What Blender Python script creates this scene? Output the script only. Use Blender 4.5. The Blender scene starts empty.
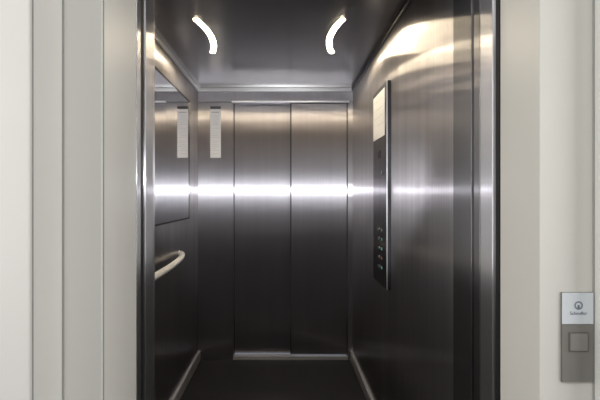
import bpy, bmesh, math
from mathutils import Vector
S=bpy.context.scene
S.view_settings.view_transform='Standard'
COL=S.collection
CH=1.29; XL=-.688; XR=.535; YB=3.80; YF=1.50; H=2.15; DL=-.411; DR=.498; DH=2.04

# ---------- materials ----------
def mat(name,col,rough=.5,metal=0.,emit=None,spec=.5,noise=0.):
    m=bpy.data.materials.new(name); m.use_nodes=True
    nt=m.node_tree; b=nt.nodes['Principled BSDF']
    b.inputs['Base Color'].default_value=(*col,1); b.inputs['Roughness'].default_value=rough
    b.inputs['Metallic'].default_value=metal; b.inputs['Specular IOR Level'].default_value=spec
    if emit:
        b.inputs['Emission Color'].default_value=(*emit[0],1); b.inputs['Emission Strength'].default_value=emit[1]
    if noise:
        g=nt.nodes.new('ShaderNodeNewGeometry'); n=nt.nodes.new('ShaderNodeTexNoise')
        n.inputs['Scale'].default_value=6; n.inputs['Detail'].default_value=5
        nt.links.new(g.outputs['Position'],n.inputs['Vector'])
        mx=nt.nodes.new('ShaderNodeMix'); mx.data_type='RGBA'
        mx.inputs['A'].default_value=(*[c*(1-noise) for c in col],1); mx.inputs['B'].default_value=(*[min(1,c*(1+noise)) for c in col],1)
        nt.links.new(n.outputs['Fac'],mx.inputs['Factor']); nt.links.new(mx.outputs['Result'],b.inputs['Base Color'])
    return m
def steel(name,col,wide=(.46,-.78),tight=(.27,-.92),streak=.6,wav=0.,zs=.2,wav2=0.,grain=.12,wscale=2.2,ggx=False):
    """brushed metal: a wide and a tight anisotropic lobe, grain running vertically"""
    m=bpy.data.materials.new(name); m.use_nodes=True
    nt=m.node_tree; L=nt.links; N=nt.nodes; N.remove(N['Principled BSDF'])
    g=N.new('ShaderNodeNewGeometry')
    cr=N.new('ShaderNodeVectorMath'); cr.operation='CROSS_PRODUCT'
    L.new(g.outputs['True Normal'],cr.inputs[0]); cr.inputs[1].default_value=(0,0.0001,1)
    def noise(scale,detail,sc=1):
        mp=N.new('ShaderNodeMapping'); mp.inputs['Scale'].default_value=scale
        L.new(g.outputs['Position'],mp.inputs['Vector'])
        n=N.new('ShaderNodeTexNoise'); n.inputs['Scale'].default_value=sc; n.inputs['Detail'].default_value=detail
        L.new(mp.outputs['Vector'],n.inputs['Vector']); return n
    n=noise((200,200,1.2),3); n3=noise((14,14,.5),4)
    av=N.new('ShaderNodeMath'); av.operation='ADD'
    L.new(n.outputs['Fac'],av.inputs[0]); L.new(n3.outputs['Fac'],av.inputs[1])
    hv=N.new('ShaderNodeMath'); hv.operation='MULTIPLY'; hv.inputs[1].default_value=.5
    L.new(av.outputs[0],hv.inputs[0])
    mx=N.new('ShaderNodeMix'); mx.data_type='RGBA'
    mx.inputs['A'].default_value=(*[max(0,c*(1-2*grain)) for c in col],1); mx.inputs['B'].default_value=(*[min(1,c*(1+2*grain)) for c in col],1)
    L.new(hv.outputs[0],mx.inputs['Factor'])
    def bump(z):
        if not wav: return None
        n2=noise((1,1,z),1,wscale)
        bp=N.new('ShaderNodeBump'); bp.inputs['Strength'].default_value=1; bp.inputs['Distance'].default_value=wav
        L.new(n2.outputs['Fac'],bp.inputs['Height'])
        if wav2:
            b2=N.new('ShaderNodeBump'); b2.inputs['Strength'].default_value=1; b2.inputs['Distance'].default_value=wav2
            n4=noise((14,14,0.5 if z else 0),3)
            L.new(n4.outputs['Fac'],b2.inputs['Height']); L.new(bp.outputs['Normal'],b2.inputs['Normal']); bp=b2
        return bp
    sh=[]
    for i,((r,a),bp) in enumerate(((wide,bump(zs)),(tight,bump(0)))):
        gl=N.new('ShaderNodeBsdfAnisotropic'); gl.distribution='GGX' if (ggx and i==0) else 'BECKMANN'
        gl.inputs['Roughness'].default_value=r; gl.inputs['Anisotropy'].default_value=a
        L.new(mx.outputs['Result'],gl.inputs['Color']); L.new(cr.outputs['Vector'],gl.inputs['Tangent'])
        if bp: L.new(bp.outputs['Normal'],gl.inputs['Normal'])
        sh.append(gl)
    ms=N.new('ShaderNodeMixShader'); ms.inputs[0].default_value=streak
    L.new(sh[0].outputs[0],ms.inputs[1]); L.new(sh[1].outputs[0],ms.inputs[2]); L.new(ms.outputs[0],N['Material Output'].inputs['Surface'])
    return m
M_wall=steel('brushed_steel_side',(.60,.58,.59),wav=.020,zs=.5,wav2=.006,streak=.5,grain=.2,wide=(.39,-.70),tight=(.22,-.85),ggx=True)
M_door=steel('brushed_steel_door',(.56,.545,.575),wav=.002,grain=.1,streak=.38,wide=(.38,-.78),tight=(.25,-.90),ggx=True)
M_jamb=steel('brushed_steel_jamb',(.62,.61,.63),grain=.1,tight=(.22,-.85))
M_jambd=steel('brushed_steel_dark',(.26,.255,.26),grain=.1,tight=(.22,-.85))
M_cop=steel('control_face',(.42,.41,.42),tight=(.22,-.85))
M_alu=mat('aluminium',(.74,.74,.74),.32,.75)
M_rail=mat('satin_rail',(.95,.94,.90),.35,.0)
M_black=mat('black_gap',(.008,.008,.009),.6)
M_seam=mat('seam_grey',(.36,.36,.34),.6)
M_white=mat('enamel_panel',(.785,.775,.74),.38,noise=.02)
M_whitew=mat('enamel_panel_warm',(.785,.77,.72),.38,noise=.02)
M_paper=mat('paper',(.98,.98,.98),.6)
M_logop=mat('logo_plate_white',(.80,.85,.90),.5)
M_ink=mat('ink',(.05,.05,.06),.6)
M_logo=mat('logo_grey',(.17,.21,.27),.6)
M_grey=mat('grey_print',(.6,.6,.62),.6)
M_dim=mat('dim_print',(.28,.30,.30),.6)
M_lamp=mat('lamp_diffuser',(1,1,.95),.4,emit=((1,.84,.60),80))
M_rim=mat('lamp_rim_warm',(.75,.62,.38),.4)
M_mirror=mat('mirror_glass',(.90,.90,.91),.015,1.)
M_floor=mat('rubber_floor',(.012,.012,.013),.5,noise=.3,spec=.3)
M_lfloor=mat('landing_stone',(.008,.008,.009),.5,noise=.2,spec=.3)
M_lwall=mat('landing_plaster',(.35,.35,.34),.7,noise=.05)
M_lwalld=mat('landing_wall_dark',(.06,.06,.06),.7,noise=.05)
M_copside=mat('control_side',(.05,.05,.055),.35,.5)
M_btn=mat('button_steel',(.14,.15,.15),.3,.5)
M_green=mat('green_mark',(.10,.42,.36),.5,emit=((.1,.8,.6),.06))
M_red=mat('red_mark',(.36,.09,.08),.5)
M_plate=mat('station_plate',(.26,.25,.23),.5,.2)
M_plated=mat('station_edge',(.17,.165,.15),.5,.2)
M_plateb=mat('station_button',(.30,.29,.27),.45,.2)
# ceiling sheet: satin metal with gentle mottling
M_ceil=mat('ceiling_sheet',(.46,.445,.44),.25,1.,noise=.12)
_nt=M_ceil.node_tree; _n=[x for x in _nt.nodes if x.type=='TEX_NOISE'][0]
_b=_nt.nodes.new('ShaderNodeBump'); _b.inputs['Strength'].default_value=1; _b.inputs['Distance'].default_value=.003
_nt.links.new(_n.outputs['Fac'],_b.inputs['Height']); _nt.links.new(_b.outputs['Normal'],_nt.nodes['Principled BSDF'].inputs['Normal'])
_n.inputs['Detail'].default_value=2; _n.inputs['Scale'].default_value=3

# ---------- helpers ----------
def link(o,parent=None,label=None,cat=None,kind=None):
    COL.objects.link(o)
    if parent: o.parent=parent
    if label: o['label']=label
    if cat: o['category']=cat
    if kind: o['kind']=kind
    return o
def boxes(name,bs,m,bev=0.,**k):
    bm=bmesh.new()
    for (x0,x1,y0,y1,z0,z1) in bs:
        r=bmesh.ops.create_cube(bm,size=1)
        for v in r['verts']:
            v.co=Vector(((x0+x1)/2+v.co.x*(x1-x0),(y0+y1)/2+v.co.y*(y1-y0),(z0+z1)/2+v.co.z*(z1-z0)))
    me=bpy.data.meshes.new(name); bm.to_mesh(me); bm.free(); me.materials.append(m)
    o=bpy.data.objects.new(name,me)
    if bev:
        md=o.modifiers.new('bevel','BEVEL'); md.width=bev; md.segments=3
    return link(o,**k)
def box(name,x0,x1,y0,y1,z0,z1,m,bev=0.,**k): return boxes(name,[(x0,x1,y0,y1,z0,z1)],m,bev,**k)
def empty(name,loc,label,cat):
    o=bpy.data.objects.new(name,None); o.location=loc; o.empty_display_size=.05
    link(o,None,label,cat); return o
def adopt(p,*objs):
    bpy.context.view_layer.update()
    for o in objs:
        o.parent=p; o.matrix_parent_inverse=p.matrix_world.inverted()
def cyl(name,c,axis,r,d,m,seg=32,bev=.0008):
    bm=bmesh.new(); bmesh.ops.create_cone(bm,cap_ends=True,segments=seg,radius1=r,radius2=r,depth=d)
    me=bpy.data.meshes.new(name); 
    q=Vector((0,0,1)).rotation_difference(Vector(axis))
    for v in bm.verts: v.co=q@v.co+Vector(c)
    bm.to_mesh(me); bm.free(); me.materials.append(m)
    o=bpy.data.objects.new(name,me); COL.objects.link(o)
    if bev:
        md=o.modifiers.new('bevel','BEVEL'); md.width=bev; md.segments=2; md.limit_method='ANGLE'
    return o
def tube(name,pts,r,m,seg=20):
    bm=bmesh.new(); rings=[]
    for i,p in enumerate(pts):
        p=Vector(p); a=Vector(pts[max(0,i-1)]); b=Vector(pts[min(len(pts)-1,i+1)])
        t=(b-a).normalized(); up=Vector((0,0,1)); s=t.cross(up).normalized(); u=s.cross(t)
        rings.append([bm.verts.new(p+s*r*math.cos(2*math.pi*k/seg)+u*r*math.sin(2*math.pi*k/seg)) for k in range(seg)])
    for i in range(len(rings)-1):
        for k in range(seg):
            bm.faces.new((rings[i][k],rings[i][(k+1)%seg],rings[i+1][(k+1)%seg],rings[i+1][k]))
    bm.faces.new(rings[0]); bm.faces.new(rings[-1])
    bmesh.ops.recalc_face_normals(bm,faces=bm.faces)
    for f in bm.faces: f.smooth=len(f.verts)==4
    me=bpy.data.meshes.new(name); bm.to_mesh(me); bm.free(); me.materials.append(m)
    o=bpy.data.objects.new(name,me); COL.objects.link(o); return o
def text(name,body,loc,rot,size,m,ax='CENTER'):
    c=bpy.data.curves.new(name,'FONT'); c.body=body; c.size=size; c.align_x=ax; c.extrude=.0002
    c.materials.append(m)
    o=bpy.data.objects.new(name,c); o.location=loc; o.rotation_euler=rot; COL.objects.link(o)
    bpy.context.view_layer.update()
    me=bpy.data.meshes.new_from_object(o.evaluated_get(bpy.context.evaluated_depsgraph_get()))
    n=bpy.data.objects.new(name,me); n.matrix_world=o.matrix_world.copy()
    if not me.materials: me.materials.append(m)
    bpy.data.objects.remove(o); n.name=name; COL.objects.link(n); return n

def K(label,cat): return dict(label=label,cat=cat,kind='structure')
# ---------- cabin shell ----------
box('wall_left',XL-.03,XL,YF,YB+.1,0,H,M_wall,**K('brushed steel cabin side wall carrying mirror and handrail','wall'))
box('wall_right',XR,XR+.03,YF-.02,YB+.1,0,H,M_wall,**K('brushed steel cabin side wall carrying the control panel','wall'))
box('wall_back',XL,DL,YB,YB+.10,0,DH,M_door,.002,**K('brushed steel panel beside the rear cabin doors','wall'))
box('trim_1',DR,XR,YB,YB+.10,0,DH,M_jamb,.002,**K('narrow pale steel post beside the rear doors','door frame'))
box('trim_2',XL,XR,YB-.012,YB+.10,DH,H,M_door,.002,**K('brushed steel header over the rear cabin doors','door frame'))
box('trim_3',XL+.002,XR-.002,YB-.026,YB-.012,H-.028,H,M_alu,.003,**K('slim bright rail where ceiling meets header','trim'))
box('trim_4',DL-.01,DR+.01,YB-.018,YB-.0,DH-.004,DH+.010,M_alu,.002,**K('bright edge strip above the rear doors','trim'))
box('floor',XL-.03,XR+.03,YF,YB+.10,-.03,0,M_floor,**K('dark rubber cabin floor','floor'))
box('ceiling',XL-.03,XR+.03,YF,YB+.10,H,H+.03,M_ceil,**K('dark metallic cabin ceiling with two curved lamps','ceiling'))
box('wall_front',XL,-.415,YF+.0,YF+.03,0,H,M_wall,**K('steel return panel beside the entrance','wall'))
box('trim_5',-.415,XR,YF,YF+.03,2.07,H,M_wall,**K('steel header over the cabin entrance','trim'))
box('baseboard_left',XL,XL+.020,YF+.04,YB-.001,0.0,.075,M_alu,.003,**K('pale aluminium skirting along the cabin wall','baseboard'))
box('baseboard_right',XR-.020,XR,YF+.04,YB-.001,0.0,.075,M_alu,.003,**K('pale aluminium skirting along the cabin wall','baseboard'))
box('trim_6',XL,XL+.012,YF+.03,YB-.03,H-.03,H,M_alu,.002,**K('slim bright cornice strip under the ceiling','trim'))
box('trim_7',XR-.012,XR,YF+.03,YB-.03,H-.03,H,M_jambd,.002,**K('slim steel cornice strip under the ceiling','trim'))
box('door_1',DL+.004,.062,YB+.065,YB+.09,.035,DH,M_door,.002,**K('brushed steel sliding door leaf, set further back','elevator door'))
box('door_2',.051,DR-.004,YB+.030,YB+.055,.035,DH,M_door,.002,**K('brushed steel sliding door leaf overlapping its neighbour','elevator door'))
box('trim_16',.043,.051,YB+.030,YB+.060,.035,DH,M_black,.001,**K('dark rubber seal on the door leaf edge','door seal'))
box('trim_17',DL,DL+.005,YB+.060,YB+.092,.03,DH,M_black,**K('dark gap strip beside the rear door leaf','door seal'))
box('trim_18',DR-.006,DR,YB+.026,YB+.058,.03,DH,M_black,**K('dark gap strip beside the rear door leaf','door seal'))
boxes('trim_8',[(DL,DR,YB+.001,YB+.028,0.0,.026),(DL,DR,YB+.034,YB+.060,0,.024),(DL,DR,YB+.066,YB+.098,0,.024),(DL,DR,YB,YB+.098,0,.012)],M_alu,.001,**K('grooved aluminium door sill at the rear doors','door sill'))

# ---------- entrance jambs and landing ----------
box('trim_9',-.46,-.412,1.420,YF,0,2.07,M_jamb,.002,**K('brushed steel entrance jamb','door frame'))
box('trim_10',-.46,-.418,1.365,1.420,0,2.07,M_black,**K('black recessed gap of the entrance jamb','door frame'))
box('trim_11',-.46,-.410,1.33,1.365,0,2.07,M_jamb,.001,**K('steel edge of the entrance jamb','door frame'))
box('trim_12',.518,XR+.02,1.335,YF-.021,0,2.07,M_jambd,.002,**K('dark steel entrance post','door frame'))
box('trim_13',.526,.56,1.30,1.335,0,2.07,M_black,**K('black gap between entrance posts','door frame'))
box('trim_14',.510,.56,1.180,1.255,0,2.07,M_jamb,.003,**K('bright brushed steel landing jamb','door frame'))
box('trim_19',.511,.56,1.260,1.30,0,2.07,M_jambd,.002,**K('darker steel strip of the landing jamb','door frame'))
box('trim_15',.518,.56,1.16,1.180,0,2.07,M_black,**K('black joint between steel jamb and enamel frame','door frame'))
box('wall_landing_left',-.50,-.412,1.08,1.33,0,2.6,M_white,.002,**K('pale grey enamelled door surround','door frame'))
box('wall_landing_far_left',-2.0,-.50,.94,1.33,0,2.6,M_white,.003,**K('pale grey enamelled landing wall panel','wall'))
box('trim_20',-.501,-.4965,1.076,1.081,0,2.6,M_seam,**K('thin grey seam between enamelled panels','trim'))
box('trim_21',-.413,-.4105,1.086,1.090,0,2.6,M_seam,**K('thin grey seam between enamelled panels','trim'))
box('trim_22',-.501,-.4985,.948,.952,0,2.6,M_seam,**K('thin grey seam between enamelled panels','trim'))
box('wall_landing_right',.520,.63,.98,1.16,0,2.6,M_whitew,.002,**K('off-white enamelled door surround with call station','door frame'))
box('wall_landing_far_right',.63,2.0,.92,1.16,0,2.6,M_white,.004,**K('pale grey landing wall panel','wall'))
box('trim_23',.6275,.631,.976,.981,0,2.6,M_seam,**K('thin grey seam between enamelled panels','trim'))
box('wall_landing_header',-.412,.52,1.08,1.33,2.07,2.6,M_white,**K('pale enamelled panel above the entrance','wall'))
box('floor_landing',-2.0,2.0,-2.6,1.49,-.03,0,M_lfloor,**K('dark stone landing floor','floor'))
box('ceiling_landing',-2.0,2.0,-2.6,1.33,2.6,2.63,M_lwall,**K('plain plaster landing ceiling','ceiling'))
box('wall_landing_back',-2.0,2.0,-2.63,-2.6,0,2.6,M_lwalld,**K('plain plaster landing wall','wall'))
box('wall_landing_side_left',-2.03,-2.0,-2.6,1.33,0,2.6,M_lwall,**K('plain plaster landing side wall','wall'))
box('wall_landing_side_right',2.0,2.03,-2.6,1.33,0,2.6,M_lwall,**K('plain plaster landing side wall','wall'))

# ---------- ceiling lamps ----------
def arc_lamp(cx,sgn,name,lab):
    n=36; R=.98; half=.262
    pts=[]
    for i in range(n+1):
        t=-half+2*half*i/n
        bow=math.sqrt(R*R-t*t)-math.sqrt(R*R-half**2)
        pts.append((cx+sgn*bow,2.585+t))
    def ribbon(nm,w,z0,z1,m):
        bm=bmesh.new()
        P=[Vector((x,y,0)) for x,y in pts]
        L=[];Rr=[]
        for i,p in enumerate(P):
            t=(P[min(i+1,n)]-P[max(0,i-1)]).normalized(); s=Vector((t.y,-t.x,0))
            L.append(p-s*w/2); Rr.append(p+s*w/2)
        def cap(p,t):
            s=Vector((t.y,-t.x,0)); return [p+s*w/2*math.cos(a)+t*w/2*math.sin(a) for a in [math.pi*k/12 for k in range(1,12)]]
        t1=(P[-1]-P[-2]).normalized(); t0=(P[0]-P[1]).normalized()
        out=Rr+cap(P[-1],t1)+L[::-1]+cap(P[0],t0)
        vb=[bm.verts.new((v.x,v.y,z0)) for v in out]; vt=[bm.verts.new((v.x,v.y,z1)) for v in out]
        bm.faces.new(vb); bm.faces.new(vt)
        for i in range(len(out)):
            j=(i+1)%len(out); bm.faces.new((vb[i],vb[j],vt[j],vt[i]))
        bmesh.ops.recalc_face_normals(bm,faces=bm.faces)
        bmesh.ops.triangulate(bm,faces=[f for f in bm.faces if len(f.verts)>4])
        me=bpy.data.meshes.new(nm); bm.to_mesh(me); bm.free(); me.materials.append(m)
        o=bpy.data.objects.new(nm,me); COL.objects.link(o); return o
    e=empty(name,(cx,2.56,H),lab,'ceiling lamp'); e['group']='curved ceiling lamps'
    a=ribbon('lamp_rim',.036,H-.002,H-.0005,M_rim); b=ribbon('diffuser',.027,H-.004,H-.002,M_lamp)
    adopt(e,a,b)
arc_lamp(-.430,1,'ceiling_lamp','glowing curved ceiling lamp above the mirror side of the cabin')
arc_lamp(.277,-1,'ceiling_lamp.001','glowing curved ceiling lamp above the control panel side')

# ---------- mirror ----------
e=empty('wall_mirror',(XL,2.75,1.13),'tall slim-framed mirror fixed above the handrail','mirror')
g=box('mirror_glass',XL+.001,XL+.008,1.62,3.40,1.145,1.965,M_mirror)
f=boxes('mirror_frame',[(XL,XL+.011,1.61,3.41,1.137,1.145),(XL,XL+.011,1.61,3.41,1.965,1.973),(XL,XL+.011,3.40,3.408,1.145,1.965),(XL,XL+.011,1.61,1.62,1.145,1.965)],M_jambd)
adopt(e,g,f)
# ---------- handrail ----------
def railpath():
    z=.925; P=.095; pts=[]; n=48
    for k in range(0,n+1):
        a=math.pi*k/n
        s=math.sin(a) if 0<k<n else 0
        pts.append((XL-.004+P*s,2.32+.80*math.cos(a),z))
    return pts
e=empty('handrail',(XL,2.45,.925),'cream round handrail bowed outward with ends curving into the wall','handrail')
t=tube('rail',railpath(),.0165,M_rail)
adopt(e,t)
# ---------- notices ----------
nx=-.5495
e=empty('notice_sheet',(nx,YB,1.60),'tall white printed instruction sheet stuck on the steel panel','notice')
p=box('sheet',nx-.042,nx+.042,YB-.0015,YB-.0002,1.60,1.985,M_paper)
lines=[(nx-.03,nx+.03,YB-.0022,YB-.0015,1.955,1.964)]
z=1.935; k=0
while z>1.62:
    w=[.058,.05,.062,.04,.055][k%5]
    if k%7!=6: lines.append((nx-.032,nx-.032+w,YB-.0020,YB-.0015,z,z+.002))
    z-=.0145; k+=1
q=boxes('printed_lines',lines,M_grey); 
r=box('sheet_header',nx-.042,nx+.042,YB-.0022,YB-.0003,1.987,2.008,M_ink)
adopt(e,p,q,r)

# ---------- control panel ----------
FX=.513; y0,y1=2.42,2.79; z0,z1=.82,1.88
e=empty('control_panel',(XR,2.6,z0),'tall slim steel control panel with buttons and white notice','control panel')
b=box('housing',FX+.003,XR,y0,y1,z0,z1,M_copside,.002)
fc=box('faceplate',FX,FX+.003,y0,y1-.002,z0+.001,z1-.001,M_cop,.001)
ed=box('edge_strip',FX-.001,FX+.004,y0-.003,y0+.004,z0,z1,M_alu,.001)
def fbox(n,ya,yb,za,zb,m,d=.0015): return box(n,FX-d,FX+.0005,ya,yb,za,zb,m)
lab=fbox('instruction_label',y0+.05,y1-.01,1.61,1.855,M_paper)
ls=[]; z=1.815;k=0
while z>1.64:
    ls.append((FX-.002,FX-.0015,y0+.09,y0+.09+[.20,.17,.22,.14][k%4],z,z+.0015)); z-=.045;k+=1
lt=boxes('label_print',ls,M_grey)
disp=fbox('display',y0+.15,y1-.15,1.50,1.54,M_black)
parts=[b,fc,ed,lab,lt,disp]
parts.append(cyl('key_switch',(FX-.002,2.52,1.42),(1,0,0),.012,.006,M_btn))
for i,zz in enumerate((1.115,1.065,1.015,.965,.915)):
    parts.append(cyl('button',(FX-.003,2.60,zz),(1,0,0),.010,.006,M_btn))
    tg=fbox('button_tag',2.534,2.556,zz-.007,zz+.007,(M_dim,M_green,M_green,M_red,M_green)[i])
    parts.append(tg)
    parts.append(text('button_number',['3','2','1','0','-1'][i],(FX-.0017,2.645,zz-.008),(math.pi/2,0,-math.pi/2),.018,M_dim))
adopt(e,*parts)

# ---------- call station ----------
yy=.98; zt=1.096; zb=.914
cxm=.5945; cx0,cx1=.5625,.6265
e=empty('call_station',(cxm,yy,zb),'landing call station with white logo plate above grey button plate','call button')
bk=box('back_box',cx0,cx1,yy-.004,yy,zb,zt,M_plated,.0003)
wp=box('logo_plate',cx0+.0006,cx1-.0006,yy-.006,yy-.0035,zt-.064,zt-.0006,M_logop,.0003)
gp=box('button_plate',cx0+.0006,cx1-.0006,yy-.006,yy-.0035,zb+.0006,zt-.065,M_plate,.0003)
bx=cxm+.001
br=boxes('button_surround',[(bx-.0195,bx-.018,yy-.008,yy-.0058,zb+.0625,zb+.1015),(bx+.018,bx+.0195,yy-.008,yy-.0058,zb+.0625,zb+.1015),(bx-.018,bx+.018,yy-.008,yy-.0058,zb+.0625,zb+.064),(bx-.018,bx+.018,yy-.008,yy-.0058,zb+.100,zb+.1015)],M_plated)
bt=box('button',bx-.0175,bx+.0175,yy-.009,yy-.0058,zb+.0645,zb+.0995,M_plateb,.0008)
bm=bmesh.new(); n=40; lc=(cxm+.001,zt-.026)
ri,ro=.0060,.0085; yl=yy-.0065
vi=[bm.verts.new((lc[0]+ri*math.cos(2*math.pi*k/n),yl,lc[1]+ri*math.sin(2*math.pi*k/n))) for k in range(n)]
vo=[bm.verts.new((lc[0]+ro*math.cos(2*math.pi*k/n),yl,lc[1]+ro*math.sin(2*math.pi*k/n))) for k in range(n)]
for k in range(n): bm.faces.new((vi[k],vi[(k+1)%n],vo[(k+1)%n],vo[k]))
s=.0025
bm.faces.new([bm.verts.new((lc[0]+a,yl,lc[1]+c)) for a,c in ((-s,-.0056),(s,-.0056),(s*.7,.001),(-s*.7,.001))])
me=bpy.data.meshes.new('logo_ring'); bm.to_mesh(me); bm.free(); me.materials.append(M_logo)
lg=bpy.data.objects.new('logo_ring',me); COL.objects.link(lg)
tx=text('logo_text','Schindler',(cxm+.001,yy-.0063,zt-.045),(math.pi/2,0,0),.0095,M_logo)
adopt(e,bk,wp,gp,br,bt,lg,tx)

# ---------- lights ----------
def area(n,loc,rot,sx,sy,p,col):
    l=bpy.data.lights.new(n,'AREA'); l.shape='RECTANGLE'; l.size=sx; l.size_y=sy; l.energy=p; l.color=col
    o=bpy.data.objects.new(n,l); o.location=loc; o.rotation_euler=rot; COL.objects.link(o); return o
area('landing_light',(0,-.9,2.55),(0,0,0),2.6,1.6,22,(1,.985,.96))
area('side_fill_light',(-1.95,-.35,1.6),(0,-math.pi/2,0),1.8,2.0,40,(1,.99,.97))  # added fill pair, no windows here; brightens the enamel reveals from both sides
area('side_fill_light',(1.95,-.35,1.6),(0,math.pi/2,0),1.8,2.0,40,(1,.99,.97))
sl=bpy.data.lights.new('camera_flash','SPOT'); sl.energy=125; sl.spot_size=math.radians(35); sl.spot_blend=.25; sl.shadow_soft_size=.018; sl.color=(.95,.96,1)
so=bpy.data.objects.new('camera_flash',sl); so.location=(0,-.02,CH+.11); so.rotation_euler=(math.pi/2,0,0); COL.objects.link(so)
w=bpy.data.worlds.new('world'); w.use_nodes=True; S.world=w
w.node_tree.nodes['Background'].inputs['Color'].default_value=(.75,.82,1,1); w.node_tree.nodes['Background'].inputs['Strength'].default_value=.3

# ---------- camera ----------
c=bpy.data.cameras.new('camera'); c.sensor_width=36; c.lens=28.8; c.shift_x=.025; c.shift_y=-.005; c.clip_start=.02
co=bpy.data.objects.new('camera',c); co.location=(0,0,CH); co.rotation_euler=(math.pi/2,0,0); COL.objects.link(co); S.camera=co
